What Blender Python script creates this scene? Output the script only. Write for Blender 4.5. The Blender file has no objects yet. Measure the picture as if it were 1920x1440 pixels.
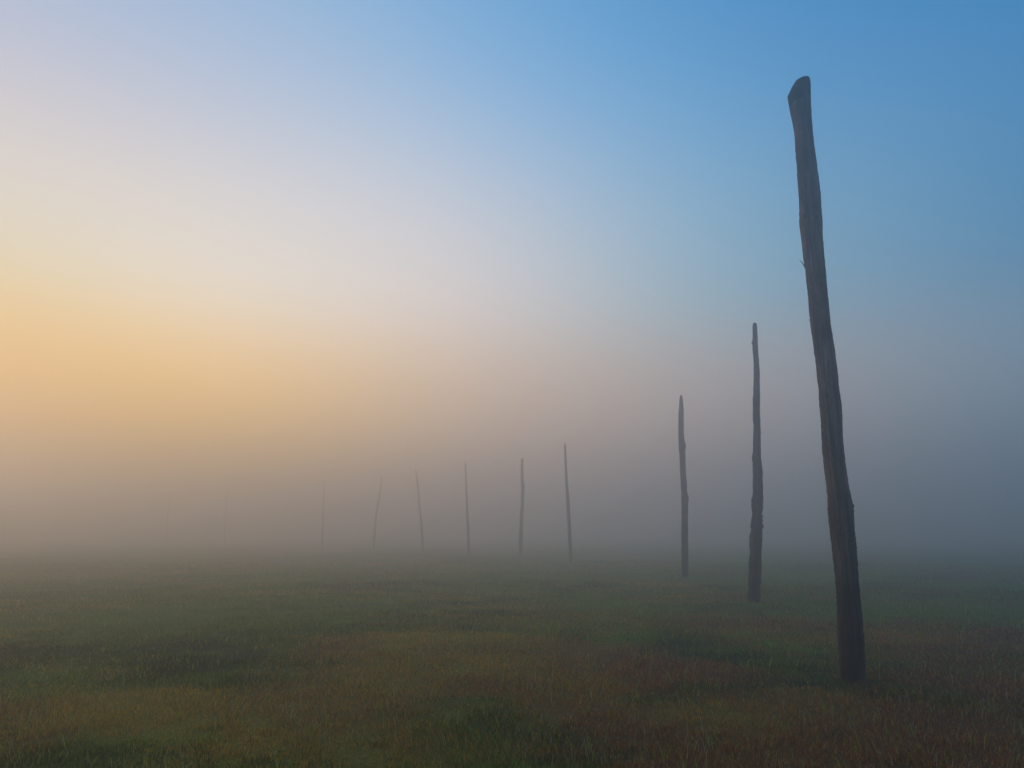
import bpy, bmesh, math, random
import numpy as np
from mathutils import Vector

R = math.radians
sc = bpy.context.scene
COL = sc.collection
rng = np.random.default_rng(11)
random.seed(4)

# ------------------------------------------------------------------ camera
CAM_H = 1.6
F_PX = 1333.0                      # focal length in pixels of a 1920 px wide frame
PITCH = math.atan(277.0 / F_PX)    # the horizon lies 277 px below the centre
cam_d = bpy.data.cameras.new('camera')
cam_d.sensor_width = 36.0
cam_d.lens = F_PX / 1920 * 36.0
cam_d.clip_end = 6000
cam_d.clip_start = 0.05
cam = bpy.data.objects.new('camera', cam_d)
COL.objects.link(cam)
cam.location = (0, 0, CAM_H)
cam.rotation_euler = (math.pi / 2 + PITCH, 0, 0)
sc.camera = cam

# ------------------------------------------------------------------ sky and sun
SUN_AZ = R(-42)       # left of the view direction (+Y)
SUN_EL = R(7)
world = bpy.data.worlds.new('World')
sc.world = world
world.use_nodes = True
nt = world.node_tree
nt.nodes.clear()
N = nt.nodes.new
L = nt.links.new
out = N('ShaderNodeOutputWorld')
sky = N('ShaderNodeTexSky')
sky.sky_type = 'NISHITA'
sky.sun_disc = False
sky.sun_elevation = SUN_EL
sky.sun_rotation = SUN_AZ
sky.altitude = 150
sky.air_density = 1.0
sky.dust_density = 0.4
sky.ozone_density = 5.0

def vmath(op, a_, b_=None, c_=None):
    n = N('ShaderNodeMath'); n.operation = op
    for i, v in enumerate((a_, b_, c_)):
        if v is None: continue
        if hasattr(v, 'is_linked') or hasattr(v, 'links'): L(v, n.inputs[i])
        else: n.inputs[i].default_value = v
    return n.outputs[0]
tc = N('ShaderNodeTexCoord')
nrm = N('ShaderNodeVectorMath'); nrm.operation = 'NORMALIZE'
L(tc.outputs['Generated'], nrm.inputs[0])
dot = N('ShaderNodeVectorMath'); dot.operation = 'DOT_PRODUCT'
L(nrm.outputs[0], dot.inputs[0])
dot.inputs[1].default_value = (math.sin(SUN_AZ) * math.cos(SUN_EL), math.cos(SUN_AZ) * math.cos(SUN_EL), math.sin(SUN_EL))
gam = vmath('ARCCOSINE', dot.outputs['Value'])                 # angle from the sun
sep = N('ShaderNodeSeparateXYZ'); L(nrm.outputs[0], sep.inputs[0])
elev = vmath('ARCSINE', vmath('MAXIMUM', sep.outputs['Z'], 0.0))
KN = [0, 20, 38, 58, 85, 125]
def aureole(cols):
    """thin cloud and mist lit by the sunrise: colour by angle from the sun"""
    r = N('ShaderNodeValToRGB'); cr = r.color_ramp; cr.interpolation = 'B_SPLINE'
    # keep the spline close to the listed values
    pts = [(k / 130.0, c) for k, c in zip(KN, cols)]
    fine = []
    for i in range(14):
        p_ = i / 13.0 * KN[-1] / 130.0
        fine.append((p_, tuple(np.interp(p_, [q[0] for q in pts], [q[1][j] for q in pts]) for j in range(3))))
    e = cr.elements
    e[0].position = 0; e[0].color = (*[v / 4 for v in fine[0][1]], 1)
    e[1].position = 1; e[1].color = (*[v / 4 for v in fine[-1][1]], 1)
    for p_, c in fine[1:]:
        q = e.new(p_); q.color = (*[v / 4 for v in c], 1)
    L(vmath('DIVIDE', gam, R(130)), r.inputs[0])
    sc_ = N('ShaderNodeVectorMath'); sc_.operation = 'SCALE'; sc_.inputs['Scale'].default_value = 4 * .5 / .15
    L(r.outputs[0], sc_.inputs[0])
    return sc_.outputs[0]
HIGH = [[0.226, 0.215, 0.93], [0.338, 0.376, 0.634], [0.541, 0.67, 0.71], [0.421, 0.851, 0.972], [0.292, 0.663, 0.834], [0.477, 0.455, 0.523]]
MID = [[0.806, 0.732, 0.274], [1.061, 0.966, 0.785], [0.906, 0.783, 0.707], [0.313, 0.48, 0.547], [0.047, 0.212, 0.419], [0.122, 0.223, 0.389]]
LOW = [[1.08, 0.57, 0.155], [1.27, 0.755, 0.18], [0.79, 0.575, 0.415], [0.51, 0.42, 0.381], [0.164, 0.314, 0.422], [0.06, 0.257, 0.538]]
def mix(fac, a_, b_):
    m = N('ShaderNodeMix'); m.data_type = 'VECTOR'; m.clamp_factor = True
    L(fac, m.inputs['Factor']); L(a_, m.inputs[4]); L(b_, m.inputs[5])
    return m.outputs[1]
veil = vmath('ADD', vmath('MULTIPLY', vmath('EXPONENT', vmath('MULTIPLY', vmath('POWER', vmath('DIVIDE', gam, 0.6689), 2.0), -1.0)), 1.2161), 0.0738)
midm = vmath('EXPONENT', vmath('MULTIPLY', vmath('POWER', vmath('DIVIDE', elev, 0.5309), 4.148), -1.0))
lowm = vmath('EXPONENT', vmath('MULTIPLY', vmath('POWER', vmath('DIVIDE', elev, 0.2713), 5.434), -1.0))
tint = N('ShaderNodeVectorMath'); tint.operation = 'MULTIPLY'
L(sky.outputs[0], tint.inputs[0]); tint.inputs[1].default_value = (0.377, 1.135, 1.184)
total = mix(lowm, mix(midm, mix(veil, tint.outputs[0], aureole(HIGH)), aureole(MID)), aureole(LOW))
# the distant fog bank dims the lowest few degrees
bank = vmath('SUBTRACT', 1.0, vmath('MULTIPLY', vmath('EXPONENT', vmath('MULTIPLY', vmath('POWER', vmath('DIVIDE', elev, .12), 2.0), -1.0)), .55))
bk = N('ShaderNodeVectorMath'); bk.operation = 'SCALE'
L(total, bk.inputs[0]); L(bank, bk.inputs['Scale'])
total = bk.outputs[0]
bg = N('ShaderNodeBackground')
bg.inputs['Strength'].default_value = 0.15
L(total, bg.inputs['Color'])
L(bg.outputs[0], out.inputs['Surface'])

sun_d = bpy.data.lights.new('sun', 'SUN')
sun_d.energy = 0.05
sun_d.angle = R(12)
sun_d.color = (1.0, 0.78, 0.52)
sun = bpy.data.objects.new('sun', sun_d)
COL.objects.link(sun)
sv = Vector((math.sin(SUN_AZ) * math.cos(SUN_EL), math.cos(SUN_AZ) * math.cos(SUN_EL), math.sin(SUN_EL)))
sun.rotation_euler = sv.to_track_quat('Z', 'Y').to_euler()

sc.view_settings.view_transform = 'Standard'
sc.view_settings.look = 'None'
sc.view_settings.exposure = 1.0
sc.view_settings.gamma = 1.0
sc.render.engine = 'CYCLES'
sc.cycles.volume_bounces = 3
sc.cycles.max_bounces = 8
sc.cycles.use_denoising = True

# ------------------------------------------------------------------ helpers
cp, sp = math.cos(PITCH), math.sin(PITCH)
def at(px, py, depth):
    """point where the line of sight through a photograph pixel meets the plane y = depth"""
    u = (px - 960) / F_PX; v = (720 - py) / F_PX
    y = cp - v * sp; z = sp + v * cp
    return Vector((u / y * depth, depth, CAM_H + z / y * depth))
def depth_for(py, height):
    v = (720 - py) / F_PX
    return (height - CAM_H) * (cp - v * sp) / (sp + v * cp)

def value_noise(x, y, scale, seed):
    """smooth 2D value noise in 0..1"""
    g = np.random.default_rng(seed).random((256, 256))
    xs = np.asarray(x) / scale + 1000.3; ys = np.asarray(y) / scale + 1000.7
    xi = np.floor(xs).astype(int); yi = np.floor(ys).astype(int)
    fx = xs - xi; fy = ys - yi
    fx = fx * fx * (3 - 2 * fx); fy = fy * fy * (3 - 2 * fy)
    a = g[xi % 256, yi % 256]; b = g[(xi + 1) % 256, yi % 256]
    c = g[xi % 256, (yi + 1) % 256]; d = g[(xi + 1) % 256, (yi + 1) % 256]
    return (a * (1 - fx) + b * fx) * (1 - fy) + (c * (1 - fx) + d * fx) * fy

def ground_z(x, y):
    x = np.asarray(x, float); y = np.asarray(y, float)
    z = (value_noise(x, y, 5.0, 1) - .5) * .16 + (value_noise(x, y, 1.3, 2) - .5) * .05
    z += (value_noise(x, y, .45, 3) - .5) * .025
    return z

def bump2(x, y, cx, cy, rx, ry, ang=0.0):
    c, s = math.cos(R(ang)), math.sin(R(ang))
    dx = (x - cx); dy = (y - cy)
    a = (dx * c + dy * s) / rx; b = (-dx * s + dy * c) / ry
    return np.exp(-(a * a + b * b))

def on_ground(px, py):
    """where a photograph pixel meets the level field"""
    u = (px - 960) / F_PX; v = (720 - py) / F_PX
    y = cp - v * sp; z = sp + v * cp
    k = -CAM_H / z
    return u * k, y * k
def patch(x, y, px0, px1, py0, py1):
    """soft oval of turf covering about this part of the field"""
    xa, ya = on_ground((px0 + px1) / 2, (py0 + py1) / 2)
    rx = (on_ground(px1, (py0 + py1) / 2)[0] - on_ground(px0, (py0 + py1) / 2)[0]) / 2
    ry = (on_ground(960, py0)[1] - on_ground(960, py1)[1]) / 2
    q = ((x - xa) / rx) ** 2 + ((y - ya) / ry) ** 2
    return 1 / (1 + np.exp((q - 1) * 3.2))

def warp(x, y):
    wx = (value_noise(x, y, 1.7, 41) - .5) * 1.5 + (value_noise(x, y, .5, 42) - .5) * .5
    wy = (value_noise(x, y, 1.7, 43) - .5) * 1.7 + (value_noise(x, y, .5, 44) - .5) * .5
    return x + wx, y + wy

def dryness(x, y):
    """how much of the turf is dead brown grass, 0..1"""
    x = np.asarray(x, float); y = np.asarray(y, float)
    n = value_noise(x, y, 2.6, 21) * .35 + value_noise(x, y, 0.9, 22) * .35 + value_noise(x, y, .33, 23) * .30
    X_, Y_ = warp(x, y)
    m = -.18 + 0 * x
    m += .80 * patch(X_, Y_, 560, 1330, 1185, 1300)      # tan tract across the middle
    m += .44 * patch(X_, Y_, 90, 900, 1270, 1375)
    m += .60 * patch(X_, Y_, 1080, 1990, 1300, 1450)     # russet right foreground
    m += .36 * patch(X_, Y_, 1480, 2100, 1130, 1290)
    m += .34 * patch(X_, Y_, 640, 1040, 1350, 1440)
    m -= .14 * patch(X_, Y_, 1280, 1500, 1215, 1300)     # greener hollow beside the near post
    m -= .15 * patch(X_, Y_, -300, 620, 1130, 1235)
    m -= .18 * patch(X_, Y_, -100, 420, 1370, 1480)
    m -= .15 * patch(X_, Y_, 900, 1050, 1330, 1420)
    return np.clip(.5 + (n - .5) * 1.6 + m * 1.45, 0.02, .93)

def russet(x, y):
    """0 = yellowish straw, 1 = red-brown"""
    x = np.asarray(x, float); y = np.asarray(y, float)
    n = value_noise(x, y, 1.1, 51)
    return np.clip(.42 + (n - .5) * .9 + .10 * (x + 1) + .06 * (9 - y), 0, 1)

def lushness(x, y):
    """dark deep green .. bright green"""
    X_, Y_ = warp(x, y)
    far = .35 * np.clip((np.asarray(y) - 9.5) / 3, 0, 1)
    return np.clip(.42 + far + (value_noise(x, y, 3.1, 61) - .5) * .9 + (value_noise(x, y, .55, 62) - .5) * .9, 0, 1)

def mat_new(name):
    m = bpy.data.materials.new(name); m.use_nodes = True
    t = m.node_tree; b = t.nodes['Principled BSDF']
    return m, t, b

# ------------------------------------------------------------------ ground
def ramp_node(t, stops, inp):
    r = t.nodes.new('ShaderNodeValToRGB')
    e = r.color_ramp.elements
    e[0].position, e[0].color = stops[0][0], (*stops[0][1], 1)
    e[1].position, e[1].color = stops[-1][0], (*stops[-1][1], 1)
    for p, c in stops[1:-1]:
        q = e.new(p); q.color = (*c, 1)
    t.links.new(inp, r.inputs[0])
    return r

def blend(a_, b_, k):
    return np.array(a_) * (1 - k[:, None]) + np.array(b_) * k[:, None]
def turf_colour(x, y):
    d = dryness(x, y); r = russet(x, y); l = lushness(x, y)
    g = blend((.060, .072, .004), (.240, .255, .004), l)
    b_ = blend((.580, .300, .022), (.300, .085, .022), r)
    return blend(g * .9, b_ * .8, 0 * d) * (1 - d[:, None]) + b_ * .8 * d[:, None]
def blend(a_, b_, k):
    return np.array(a_) * (1 - k[:, None]) + np.array(b_) * k[:, None]
def turf_colour(x, y):
    d = dryness(x, y); r = russet(x, y); l = lushness(x, y)
    g = blend((.060, .072, .004), (.240, .255, .004), l)
    b_ = blend((.580, .300, .022), (.300, .085, .022), r)
    return blend(g * .9, b_ * .8, 0 * d) * (1 - d[:, None]) + b_ * .8 * d[:, None]
gm, t, b = mat_new('turf_soil')
at_d = t.nodes.new('ShaderNodeAttribute'); at_d.attribute_name = 'turf'
geo = t.nodes.new('ShaderNodeNewGeometry')
rp = at_d
ns2 = t.nodes.new('ShaderNodeTexNoise'); ns2.inputs['Scale'].default_value = 28; ns2.inputs['Detail'].default_value = 6
t.links.new(geo.outputs['Position'], ns2.inputs['Vector'])
mm = t.nodes.new('ShaderNodeMix'); mm.data_type = 'RGBA'; mm.blend_type = 'MULTIPLY'; mm.inputs[0].default_value = 1
r2 = ramp_node(t, [(0.3, (.55, .55, .55)), (.7, (1.2, 1.2, 1.2))], ns2.outputs['Fac'])
t.links.new(rp.outputs[0], mm.inputs[6]); t.links.new(r2.outputs[0], mm.inputs[7])
t.links.new(mm.outputs[2], b.inputs['Base Color'])
b.inputs['Roughness'].default_value = .95
b.inputs['Specular IOR Level'].default_value = .15
bp = t.nodes.new('ShaderNodeBump'); bp.inputs['Strength'].default_value = .8; bp.inputs['Distance'].default_value = .04
t.links.new(ns2.outputs['Fac'], bp.inputs['Height']); t.links.new(bp.outputs[0], b.inputs['Normal'])

def axis_vals(near, step, far, grow):
    v = [0.0]
    s = step
    while v[-1] < far:
        if v[-1] > near: s *= grow
        v.append(v[-1] + s)
    v = np.array(v)
    return np.concatenate([-v[:0:-1], v])
gx = axis_vals(14, .16, 2500, 1.12); gy = axis_vals(30, .16, 2500, 1.12)
X, Y = np.meshgrid(gx, gy, indexing='ij')
Z = ground_z(X, Y)
fade = np.clip(1 - (np.hypot(X, Y) - 90) / 60, 0, 1)
Z = Z * fade
nx, ny = X.shape
co = np.stack([X, Y, Z], -1).reshape(-1, 3)
idx = np.arange(nx * ny).reshape(nx, ny)
f = np.stack([idx[:-1, :-1], idx[1:, :-1], idx[1:, 1:], idx[:-1, 1:]], -1).reshape(-1, 4)
def mesh_from(name, co, faces, k):
    me = bpy.data.meshes.new(name)
    me.vertices.add(len(co)); me.vertices.foreach_set('co', co.astype(np.float32).ravel())
    me.loops.add(faces.size); me.loops.foreach_set('vertex_index', faces.astype(np.int32).ravel())
    me.polygons.add(len(faces))
    me.polygons.foreach_set('loop_start', np.arange(len(faces), dtype=np.int32) * k)
    me.update(calc_edges=True)
    return me
me = mesh_from('ground', co, f, 4)
a = me.attributes.new('turf', 'FLOAT_COLOR', 'POINT')
tc_ = np.concatenate([turf_colour(co[:, 0], co[:, 1]), np.ones((len(co), 1))], 1)
a.data.foreach_set('color', tc_.astype(np.float32).ravel())
me.polygons.foreach_set('use_smooth', np.ones(len(me.polygons), dtype=bool))
me.materials.append(gm)
ground = bpy.data.objects.new('ground', me); COL.objects.link(ground)
ground['kind'] = 'structure'

# ------------------------------------------------------------------ grass
wm, t, b = mat_new('grass_blade')
ca = t.nodes.new('ShaderNodeAttribute'); ca.attribute_name = 'tint'
t.links.new(ca.outputs['Color'], b.inputs['Base Color'])
b.inputs['Roughness'].default_value = .75
b.inputs['Specular IOR Level'].default_value = .2
tr = t.nodes.new('ShaderNodeBsdfTranslucent'); t.links.new(ca.outputs['Color'], tr.inputs['Color'])
mxs = t.nodes.new('ShaderNodeMixShader'); mxs.inputs[0].default_value = .42
o_ = t.nodes['Material Output']
t.links.new(b.outputs[0], mxs.inputs[1]); t.links.new(tr.outputs[0], mxs.inputs[2]); t.links.new(mxs.outputs[0], o_.inputs['Surface'])

POST_FEET = [on_ground(1598.5, 1268), on_ground(1414, 1134), on_ground(1285, 1080)]
def blades():
    P = []
    for r0, r1, dens in ((3.6, 7, 5200), (7, 10, 3200), (10, 15, 1700), (15, 24, 620), (24, 42, 110)):
        ang = R(41)
        area = ang * (r1 * r1 - r0 * r0)
        n = int(area * dens)
        r = np.sqrt(rng.random(n) * (r1 * r1 - r0 * r0) + r0 * r0)
        th = (rng.random(n) * 2 - 1) * ang
        P.append(np.stack([r * np.sin(th), r * np.cos(th)], -1))
    P = np.concatenate(P)
    # clumping: pull blades towards tuft centres
    n = len(P)
    tuft = value_noise(P[:, 0], P[:, 1], .14, 31) * .6 + value_noise(P[:, 0], P[:, 1], .5, 32) * .4
    tuft = np.clip((tuft - .5) * 1.7 + .5, 0, 1)
    keep = rng.random(n) < .35 + .9 * tuft
    P = P[keep]; tuft = tuft[keep]; n = len(P)
    x, y = P[:, 0], P[:, 1]
    dist = np.hypot(x, y)
    z = ground_z(x, y)
    d = dryness(x, y)
    h = (.018 + .027 * rng.random(n) ** 1.6) * (.40 + 1.25 * tuft) * (1 + .25 * d)
    tall = rng.random(n) < .022 * (.3 + 1.4 * tuft)
    h[tall] *= 1.7 + 1.5 * rng.random(tall.sum())
    for bx, by in POST_FEET:                              # the mower leaves a fringe round each post
        q = np.hypot(x - bx, y - by)
        h *= 1 + 1.3 * np.exp(-(q / .3) ** 4) * (.4 + rng.random(n))
    h *= 1 + np.clip(dist - 12, 0, 40) * .02
    w = (.0015 + .0016 * rng.random(n)) * (1 + np.clip(dist - 5, 0, 40) * .10)
    az = rng.random(n) * 2 * math.pi
    ww = np.stack([np.cos(az), np.sin(az)], -1) * w[:, None]
    la = value_noise(x, y, .5, 33) * 9 + rng.normal(0, .9, n)
    lean = h * (.25 + .9 * rng.random(n) ** 1.3)
    lv = np.stack([np.cos(la), np.sin(la)], -1) * lean[:, None]
    V = np.zeros((n, 5, 3))
    V[:, 0, :2] = P - ww; V[:, 1, :2] = P + ww
    V[:, 0, 2] = V[:, 1, 2] = z - .006
    V[:, 2, :2] = P + ww * .75 + lv * .35; V[:, 3, :2] = P - ww * .75 + lv * .35
    V[:, 2, 2] = V[:, 3, 2] = z + h * .62
    V[:, 4, :2] = P + lv; V[:, 4, 2] = z + h * (.95 - .25 * rng.random(n))
    base = np.arange(n) * 5
    tri = np.stack([base, base + 1, base + 2, base, base + 2, base + 3, base + 3, base + 2, base + 4], -1).reshape(-1, 3)
    isdry = rng.random(n) < np.clip(d * 1.1 - .03, 0, 1)
    l = lushness(x, y); r = russet(x, y)
    k = rng.random(n); k2 = rng.random(n)[:, None]
    cg = blend((.030, .040, .003), (.260, .265, .005), np.clip(l * .75 + (k - .5) * .7, 0, 1))
    cg = np.where(k2 > .93, np.array([[.36, .36, .010]]) * (.7 + .5 * k[:, None]), cg)
    cb = blend((.820, .420, .035), (.480, .130, .036), np.clip(r + (k - .5) * .8, 0, 1)) * (.40 + .85 * rng.random(n)[:, None])
    cb = np.where(k2 > .93, np.array([[.70, .42, .12]]), cb)
    c = np.where(isdry[:, None], cb, cg)
    c[tall] = np.where(rng.random(tall.sum())[:, None] < .45, np.array([[.66, .46, .20]]), np.array([[.50, .52, .03]])) * (.6 + .5 * rng.random(tall.sum()))[:, None]
    c = np.concatenate([c, np.ones((n, 1))], 1)
    me = mesh_from('grass', V.reshape(-1, 3), tri, 3)
    at_ = me.attributes.new('tint', 'FLOAT_COLOR', 'POINT')
    at_.data.foreach_set('color', np.repeat(c, 5, axis=0).astype(np.float32).ravel())
    me.materials.append(wm)
    ob = bpy.data.objects.new('grass', me); COL.objects.link(ob)
    ob['kind'] = 'stuff'; ob['category'] = 'grass'
    ob['label'] = 'short dewy turf of green blades mixed with brown dead grass'
    return n
print('blades', blades())

# ------------------------------------------------------------------ wooden posts
def wood(name, dark, light, grain=1.0):
    m, t, b = mat_new(name)
    tcn = t.nodes.new('ShaderNodeTexCoord')
    mp = t.nodes.new('ShaderNodeMapping'); mp.inputs['Scale'].default_value = (24, 24, 1.1)
    t.links.new(tcn.outputs['Object'], mp.inputs['Vector'])
    n1 = t.nodes.new('ShaderNodeTexNoise'); n1.inputs['Scale'].default_value = 1.0; n1.inputs['Detail'].default_value = 7
    n1.inputs['Roughness'].default_value = .65
    t.links.new(mp.outputs[0], n1.inputs['Vector'])
    r = ramp_node(t, [(.32, dark), (.68, light)], n1.outputs['Fac'])
    n2 = t.nodes.new('ShaderNodeTexNoise'); n2.inputs['Scale'].default_value = 1.6; n2.inputs['Detail'].default_value = 4
    t.links.new(tcn.outputs['Object'], n2.inputs['Vector'])
    r2 = ramp_node(t, [(.36, (.40, .38, .40)), (.62, (1.35, 1.3, 1.25))], n2.outputs['Fac'])
    mm = t.nodes.new('ShaderNodeMix'); mm.data_type = 'RGBA'; mm.blend_type = 'MULTIPLY'; mm.inputs[0].default_value = 1
    t.links.new(r.outputs[0], mm.inputs[6]); t.links.new(r2.outputs[0], mm.inputs[7])
    # long drying cracks along the grain
    mp3 = t.nodes.new('ShaderNodeMapping'); mp3.inputs['Scale'].default_value = (34, 34, .7)
    t.links.new(tcn.outputs['Object'], mp3.inputs['Vector'])
    n3 = t.nodes.new('ShaderNodeTexNoise'); n3.inputs['Scale'].default_value = 1.0; n3.inputs['Detail'].default_value = 3
    n3.inputs['Distortion'].default_value = .6
    t.links.new(mp3.outputs[0], n3.inputs['Vector'])
    r3 = ramp_node(t, [(.455, (1, 1, 1)), (.49, (.15, .15, .15)), (.51, (.15, .15, .15)), (.545, (1, 1, 1))], n3.outputs['Fac'])
    m3 = t.nodes.new('ShaderNodeMix'); m3.data_type = 'RGBA'; m3.blend_type = 'MULTIPLY'; m3.inputs[0].default_value = .85
    t.links.new(mm.outputs[2], m3.inputs[6]); t.links.new(r3.outputs[0], m3.inputs[7])
    # rain-darkened foot of the post, wandering upper edge
    sx = t.nodes.new('ShaderNodeSeparateXYZ'); t.links.new(tcn.outputs['Object'], sx.inputs[0])
    ad = t.nodes.new('ShaderNodeMath'); ad.operation = 'MULTIPLY_ADD'; ad.inputs[1].default_value = 2.2
    t.links.new(n1.outputs['Fac'], ad.inputs[0]); t.links.new(sx.outputs['Z'], ad.inputs[2])
    mrz = t.nodes.new('ShaderNodeMapRange'); mrz.inputs['From Min'].default_value = .8; mrz.inputs['From Max'].default_value = 3.4
    mrz.inputs['To Min'].default_value = .42; mrz.inputs['To Max'].default_value = 1.0
    t.links.new(ad.outputs[0], mrz.inputs['Value'])
    vs = t.nodes.new('ShaderNodeVectorMath'); vs.operation = 'SCALE'
    t.links.new(m3.outputs[2], vs.inputs[0]); t.links.new(mrz.outputs[0], vs.inputs['Scale'])
    t.links.new(vs.outputs[0], b.inputs['Base Color'])
    b.inputs['Roughness'].default_value = .85
    b.inputs['Specular IOR Level'].default_value = .25
    bpn = t.nodes.new('ShaderNodeBump'); bpn.inputs['Strength'].default_value = .7 * grain; bpn.inputs['Distance'].default_value = .012
    t.links.new(n1.outputs['Fac'], bpn.inputs['Height']); t.links.new(bpn.outputs[0], b.inputs['Normal'])
    return m
W_POST = wood('weathered_wood', (.036, .020, .016), (.30, .160, .115))
W_TIP = wood('charred_wood', (.004, .004, .005), (.016, .016, .018), .5)
W_HAZED = wood('haze_paled_wood', (.10, .08, .07), (.24, .19, .16))  # far posts: extra haze fading painted in as a lighter wood colour
W_FAR = wood('rough_wood', (.05, .032, .027), (.14, .09, .072))

def loft(name, rows, depth, mat, segs=28, rough=.02, seed=0, flat_top=None, lumps=0.0, fine=None, calm=0.0, origin=None, step=.035):
    """rows: (pixel y, pixel x left, pixel x right) from the top down; a full round log with that outline"""
    rr = np.random.default_rng(seed)
    zs, cx, rad = [], [], []
    for (py, xl, xr) in rows:
        A = at(xl, py, depth); B = at(xr, py, depth)
        zs.append((A.z + B.z) / 2); cx.append((A.x + B.x) / 2); rad.append((B.x - A.x) / 2)
    zs, cx, rad = map(np.array, (zs[::-1], cx[::-1], rad[::-1]))      # bottom up
    n = max(4, int((zs[-1] - zs[0]) / step))
    z = np.unique(np.concatenate([np.linspace(zs[0], zs[-1], n), zs[-6:]]))
    if fine: z = np.unique(np.concatenate([z, np.arange(fine[0], fine[1], .005)]))
    X = np.interp(z, zs, cx); Rr = np.interp(z, zs, rad)
    Dp = Rr.copy()
    if flat_top is not None:                                          # wedge-cut end: depth stays while the width narrows
        zc, rc = flat_top
        m = z > zc
        tt = (z[m] - zc) / (zs[-1] - zc)
        Dp[m] = rc * np.sqrt(np.clip(1 - tt ** 3, 0.02, 1))
    if lumps:                                                         # bark and branch scars: uneven girth from ring to ring
        e1_ = np.interp(z, np.arange(z[0], z[-1] + .2, .11), rr.normal(0, 1, len(np.arange(z[0], z[-1] + .2, .11))))
        e2_ = np.interp(z, np.arange(z[0], z[-1] + .2, .11), rr.normal(0, 1, len(np.arange(z[0], z[-1] + .2, .11))))
        if calm:
            e1_ *= np.clip((z[-1] - z - .35) / calm, 0, 1); e2_ *= np.clip((z[-1] - z - .35) / calm, 0, 1)
        X = X + e1_ * lumps * Rr * .5; Rr = Rr * (1 + e2_ * lumps)
    th = np.arange(segs) / segs * 2 * math.pi
    groove = sum(rr.normal(0, 1) * np.cos(k * th + rr.random() * 6.3) / k ** .5 for k in (3, 4, 5, 7, 9, 11))
    groove = groove / np.abs(groove).max()
    bm = bmesh.new(); rings = []
    ox, oy, oz = origin
    for i, zz in enumerate(z):
        ring = []
        tw = .25 * math.sin(zz * .9 + seed)
        for j, a in enumerate(th):
            g = groove[int((j + tw * segs / 6.28)) % segs]
            k = 1 + rough * g + (0 if fine and fine[0] < zz < fine[1] + .3 else rough * .5 * rr.normal())
            if abs(math.sin(a)) < .25: k = 1 + (0 if fine and fine[0] < zz < fine[1] + .3 else rough * .4 * rr.normal())
            ring.append(bm.verts.new((X[i] + math.cos(a) * Rr[i] * k - ox, depth + math.sin(a) * Dp[i] * k - oy, zz - oz)))
        rings.append(ring)
    for r0, r1 in zip(rings, rings[1:]):
        for j in range(segs):
            bm.faces.new((r0[j], r0[(j + 1) % segs], r1[(j + 1) % segs], r1[j]))
    bm.faces.new(rings[-1]); bm.faces.new(rings[0][::-1])
    me = bpy.data.meshes.new(name); bm.to_mesh(me); bm.free()
    for p in me.polygons: p.use_smooth = True
    me.materials.append(mat)
    ob = bpy.data.objects.new(name, me); COL.objects.link(ob)
    return ob

def root(rows_bottom, depth, label):
    p = at((rows_bottom[1] + rows_bottom[2]) / 2, rows_bottom[0], depth)
    e = bpy.data.objects.new('wooden_post', None); COL.objects.link(e)
    e.location = (p.x, depth, float(ground_z(p.x, depth)))
    e.empty_display_size = .3
    e['label'] = label; e['category'] = 'post'; e['group'] = 'posts standing in a curved row across the field'
    return e

def child(o, r):
    o.parent = r
    o.location = (0, 0, 0)
    return o

def slim(rows, k):
    return [(y_, (a_ + b_) / 2 - (b_ - a_) / 2 * k, (a_ + b_) / 2 + (b_ - a_) / 2 * k) for y_, a_, b_ in rows]

def add_post(rows, depth, label, mat, knots=(), **kw):
    """rows end at the base; the shaft runs a little on into the soil"""
    e = root(rows[-1], depth, label)
    ox, oy, oz = e.location
    zb = at(rows[-1][1], rows[-1][0], depth).z
    last = rows[-1]; extra = max(0, (zb - (oz - .25))) / depth * F_PX
    rows = rows + [(last[0] + extra + 2, last[1], last[2])]
    s = child(loft('shaft', rows, depth, mat, origin=(ox, oy, oz), **kw), e)
    for k in knots:
        add_knot(e, k, depth, mat)
    return e

def add_knot(e, k, depth, mat):
    px, py, r_ = k
    p = at(px, py, depth); rad = r_ / F_PX * depth
    bm = bmesh.new(); bmesh.ops.create_icosphere(bm, subdivisions=2, radius=rad)
    for v in bm.verts:
        v.co.z *= 1.5
        v.co *= 1 + random.uniform(-.12, .12)
        v.co += Vector((p.x, depth, p.z)) - Vector(e.location)
    me = bpy.data.meshes.new('knot'); bm.to_mesh(me); bm.free()
    for q in me.polygons: q.use_smooth = True
    me.materials.append(mat)
    o = bpy.data.objects.new('knot', me); COL.objects.link(o); child(o, e)

# nearest post, outline from the top down
# nearest post
P1 = [(144.4, 1509, 1514), (146, 1502.5, 1516), (153, 1491, 1518), (165, 1484, 1518.7), (179, 1477.7, 1518.2), (199, 1481, 1518.7),
      (224, 1486, 1520), (249, 1490.4, 1522), (276, 1492.5, 1525), (307.5, 1495, 1529), (339, 1496.7, 1533), (370, 1499.8, 1537),
      (418, 1500.4, 1539.8), (452, 1504.6, 1541.5), (483, 1508, 1544), (504, 1511.5, 1546.7), (525, 1513.5, 1548), (556, 1517, 1551),
      (587.5, 1519, 1554), (608, 1521, 1556), (640, 1526, 1561), (671, 1530, 1565.4), (698, 1533, 1569), (722, 1535.8, 1571),
      (763, 1538.8, 1576), (784, 1540.4, 1577.7), (815, 1542, 1578.3), (847, 1543.3, 1581), (878, 1547, 1584.6), (909, 1551, 1589.4),
      (930, 1553.3, 1593.5), (951, 1554, 1598.8), (978, 1555.4, 1599.6), (991, 1558, 1600), (1024, 1561.5, 1604), (1061, 1565.5, 1606),
      (1113, 1570.4, 1610), (1161, 1571, 1614.6), (1196, 1572, 1617), (1231, 1575, 1618.5), (1268, 1577, 1620)]
D1 = depth_for(1268, 0.0)
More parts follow.
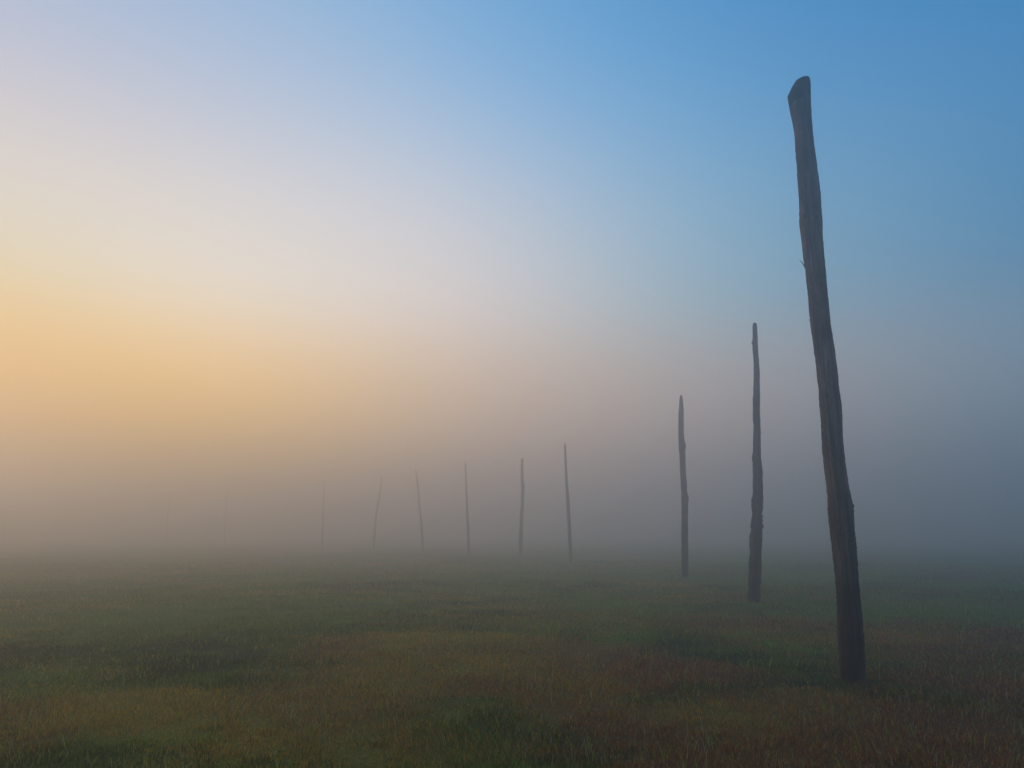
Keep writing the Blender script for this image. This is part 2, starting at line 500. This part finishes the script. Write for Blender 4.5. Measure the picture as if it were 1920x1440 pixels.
e1 = root(P1[-1], D1, 'nearest and thickest dark wooden post with a slanted blackened top')
zc = at(1500, 179, D1).z
zb1 = at(1500, 191, D1).z
o1 = tuple(e1.location)
shaft = child(loft('shaft', P1 + [(1320, 1579, 1622)], D1, W_POST, segs=64, lumps=.012, rough=.04, seed=5, origin=o1, step=.02,
                   flat_top=(zc, 19.5 / F_PX * D1), fine=(zb1 - .12, zb1 + .12), calm=1.0), e1)
# the slanting cut at the top has weathered almost black: a part of its own
cutx = at(1500, 191, D1).x
def above(fc):
    c = fc.calc_center_median()
    x_, z_ = c.x + o1[0], c.z + o1[2]
    edge = zb1 + (x_ - cutx) * .42 + .012 * math.sin(x_ * 160) + .008 * math.sin(x_ * 420 + c.y * 90)
    return z_ > edge
def keep_faces(me, want):
    bm = bmesh.new(); bm.from_mesh(me)
    bmesh.ops.delete(bm, geom=[fc for fc in bm.faces if above(fc) != want], context='FACES')
    bm.to_mesh(me); bm.free()
tip = child(bpy.data.objects.new('tip', shaft.data.copy()), e1); COL.objects.link(tip)
keep_faces(tip.data, True); keep_faces(shaft.data, False)
tip.data.materials.clear(); tip.data.materials.append(W_TIP)
tip['label'] = 'blackened slanting cut end'
def splinter(pts, r0):
    bm = bmesh.new(); vs = []
    for i, (px, py) in enumerate(pts):
        p = at(px, py, D1 + .0) - Vector(o1); vs.append(bm.verts.new(p))
        if i: bm.edges.new((vs[-2], vs[-1]))
    me = bpy.data.meshes.new('splinter'); bm.to_mesh(me); bm.free()
    o = bpy.data.objects.new('splinter', me); COL.objects.link(o); child(o, e1)
    m = o.modifiers.new('skin', 'SKIN')
    for i, v in enumerate(me.skin_vertices[0].data):
        rr_ = r0 * (1 - i / len(pts) * .8); v.radius = (rr_, rr_)
    me.skin_vertices[0].data[0].use_root = True
    me.materials.append(W_POST)
splinter([(1512, 504), (1508, 499), (1504, 492), (1499, 488)], .006)
splinter([(1519.5, 583), (1518, 580), (1516, 576)], .004)
splinter([(1522, 594), (1519, 598), (1516.5, 603)], .005)

for kx, ky, kr in ((1508.5, 405, 2.6), (1550, 742, 2.4), (1599, 948, 2.6)):
    kn_ = at(kx, ky, D1)
    add_knot(e1, (kx, ky, kr), D1 - (.11 if kr != 2.6 or kx < 1550 else 0), W_POST if kx > 1520 else W_TIP)
P2 = [(605.3, 1412.8, 1417.5), (607, 1411.7, 1418.5), (611, 1411, 1419), (630, 1411.4, 1420.4), (643, 1411, 1420.4), (656, 1410.8, 1421),
      (670, 1412.6, 1422), (691, 1413.6, 1423.8), (721, 1413, 1424.4), (747, 1411.8, 1424.6), (777, 1411.8, 1424.8), (801, 1413.2, 1425.7),
      (811, 1413, 1426.3), (831, 1411.8, 1426), (847, 1412, 1426.3), (857, 1410, 1426.4), (862, 1410.3, 1426.5), (868, 1411.4, 1428),
      (881, 1412, 1429), (912, 1411.7, 1430), (930, 1411, 1430.2), (939, 1409, 1430), (950, 1409.6, 1429.8), (964, 1410.6, 1428.3),
      (985, 1408.3, 1428.8), (993, 1409, 1428.3), (1000, 1406.5, 1428.2), (1007, 1405.6, 1428), (1027, 1406, 1427), (1058, 1404.6, 1426.5),
      (1089, 1403.8, 1426), (1120, 1403, 1425), (1134, 1403, 1424.6)]
add_post(P2, depth_for(605, 6.7), 'second nearest post, knobbly dark log just left of the thickest one', W_FAR,
         knots=[(1411, 643, 2.0), (1414.2, 693.5, 1.6), (1412.3, 747, 1.6), (1425.6, 811, 1.8), (1412, 857, 2.2), (1426.6, 874, 2.4),
                (1411, 937, 2.4), (1429, 968, 1.8), (1428.8, 976, 1.8), (1429.3, 987, 2.4), (1407.8, 1006, 2.6), (1412.5, 777, 1.5)],
         lumps=.035, rough=.06, seed=8, step=.05, segs=32)
P3 = [(741, 1275.6, 1278.0), (744, 1274.4, 1279.4), (759, 1273.7, 1281), (777, 1272, 1282), (800, 1271.9, 1282), (818, 1271.7, 1282.5),
      (830, 1272.2, 1284), (836, 1272.5, 1285.7), (842, 1273, 1284.3), (860, 1274.3, 1285), (878, 1275, 1285.7), (899, 1276, 1287),
      (919, 1277, 1288.3), (928, 1277.5, 1289.5), (934, 1277.8, 1291.6), (941, 1277.8, 1290.3), (963, 1278, 1289.8), (992, 1277.8, 1289.8),
      (1021, 1277.8, 1290), (1050, 1278, 1290.5), (1080, 1279, 1291)]
add_post(P3, depth_for(741, 6.6), 'post with a bulge at its middle, third from the right', W_FAR, lumps=.03, rough=.05, seed=3, step=.09, segs=24)
P4 = [(831.5, 1058, 1060.8), (834, 1057.6, 1061.2), (852, 1057.9, 1062), (884, 1059, 1063.6), (916, 1060.3, 1065.8), (940, 1061.5, 1068),
      (964, 1063, 1069.2), (996, 1064.4, 1071), (1020, 1065.8, 1072), (1043, 1067, 1073)]
add_post(P4, depth_for(831.5, 6.6), 'thin straight post leaning slightly left, fourth from the right', W_FAR, lumps=.03, rough=.05, seed=13, step=.12, segs=20)
P5 = [(857.5, 978.8, 979.8), (862, 977.2, 981.5), (878, 976.4, 981.3), (896, 975.8, 981.7), (909, 976.4, 983.3), (914, 977, 984.6),
      (922, 977.2, 982.8), (947, 976.4, 982.4), (968, 974.7, 981.4), (989, 973.8, 980.7), (1010, 973, 980), (1037, 972.5, 979.6)]
add_post(P5, depth_for(857.5, 6.6), 'pointed hazy post with a small knob on its right side, fifth from right', W_FAR, lumps=.03, rough=.05, seed=14, step=.12, segs=20)
P6 = [(867, 871.9, 873.5), (872, 871.7, 874.3), (906, 872.3, 875.6), (925, 873, 876.4), (944, 873.8, 877.5), (962, 874, 878.5),
      (981, 874.8, 879.8), (1000, 875.3, 880.3), (1030, 876, 881)]
add_post(P6, depth_for(867, 6.5), 'slender pale post in the mist just left of the frame centre', W_HAZED, lumps=.03, rough=.05, seed=15, step=.15, segs=16)
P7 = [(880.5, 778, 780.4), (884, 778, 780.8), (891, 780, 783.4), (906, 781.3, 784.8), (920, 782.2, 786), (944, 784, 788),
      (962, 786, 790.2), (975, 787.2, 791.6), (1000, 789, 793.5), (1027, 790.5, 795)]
add_post(slim(P7, 0.85), depth_for(880.5, 6.5), 'faint bent post tilting left in the mist, seventh from the right', W_HAZED, lumps=.03, rough=.05, seed=16, step=.15, segs=16)
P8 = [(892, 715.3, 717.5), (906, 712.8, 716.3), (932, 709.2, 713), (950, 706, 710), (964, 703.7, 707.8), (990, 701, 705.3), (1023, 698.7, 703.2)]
add_post(slim(P8, 0.8), depth_for(892, 6.5), 'faint post tilting right in the mist, eighth from the right', W_HAZED, lumps=.03, rough=.05, seed=17, step=.15, segs=16)
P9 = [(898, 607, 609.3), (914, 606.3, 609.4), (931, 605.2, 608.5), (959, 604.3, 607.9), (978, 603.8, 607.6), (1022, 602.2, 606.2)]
add_post(slim(P9, 0.75), depth_for(898, 6.5), 'barely visible upright post, third from the left in thick mist', W_HAZED, lumps=.03, rough=.05, seed=18, step=.2, segs=12)
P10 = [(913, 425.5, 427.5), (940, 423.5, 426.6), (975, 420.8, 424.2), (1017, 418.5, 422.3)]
add_post(slim(P10, 0.6), depth_for(913, 6.6), 'almost vanished post, second from the left in thick mist', W_HAZED, lumps=.03, rough=.05, seed=19, step=.2, segs=12)
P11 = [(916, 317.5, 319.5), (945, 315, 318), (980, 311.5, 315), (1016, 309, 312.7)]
add_post(slim(P11, 0.55), depth_for(916, 6.6), 'almost vanished post, the leftmost one in thick mist', W_HAZED, lumps=.03, rough=.05, seed=20, step=.2, segs=12)

# ------------------------------------------------------------------ ground fog
hz, t, b = mat_new('fog')
t.nodes.remove(b)
pv = t.nodes.new('ShaderNodeVolumePrincipled')
pv.inputs['Color'].default_value = (.932, .877, .868, 1)
pv.inputs['Density'].default_value = .032
pv.inputs['Anisotropy'].default_value = .83
t.links.new(pv.outputs[0], t.nodes['Material Output'].inputs['Volume'])
bm = bmesh.new()
bmesh.ops.create_cube(bm, size=1)
HX, Z0, Z1 = 700, -1.2, 7.6
for v in bm.verts:
    v.co = Vector((v.co.x * 2 * HX, v.co.y * 2 * HX, Z0 if v.co.z < 0 else Z1))
me = bpy.data.meshes.new('haze'); bm.to_mesh(me); bm.free()
me.materials.append(hz)
ho = bpy.data.objects.new('haze', me); COL.objects.link(ho)
ho['kind'] = 'stuff'; ho['category'] = 'fog'; ho['label'] = 'low grey morning fog lying over the whole field'
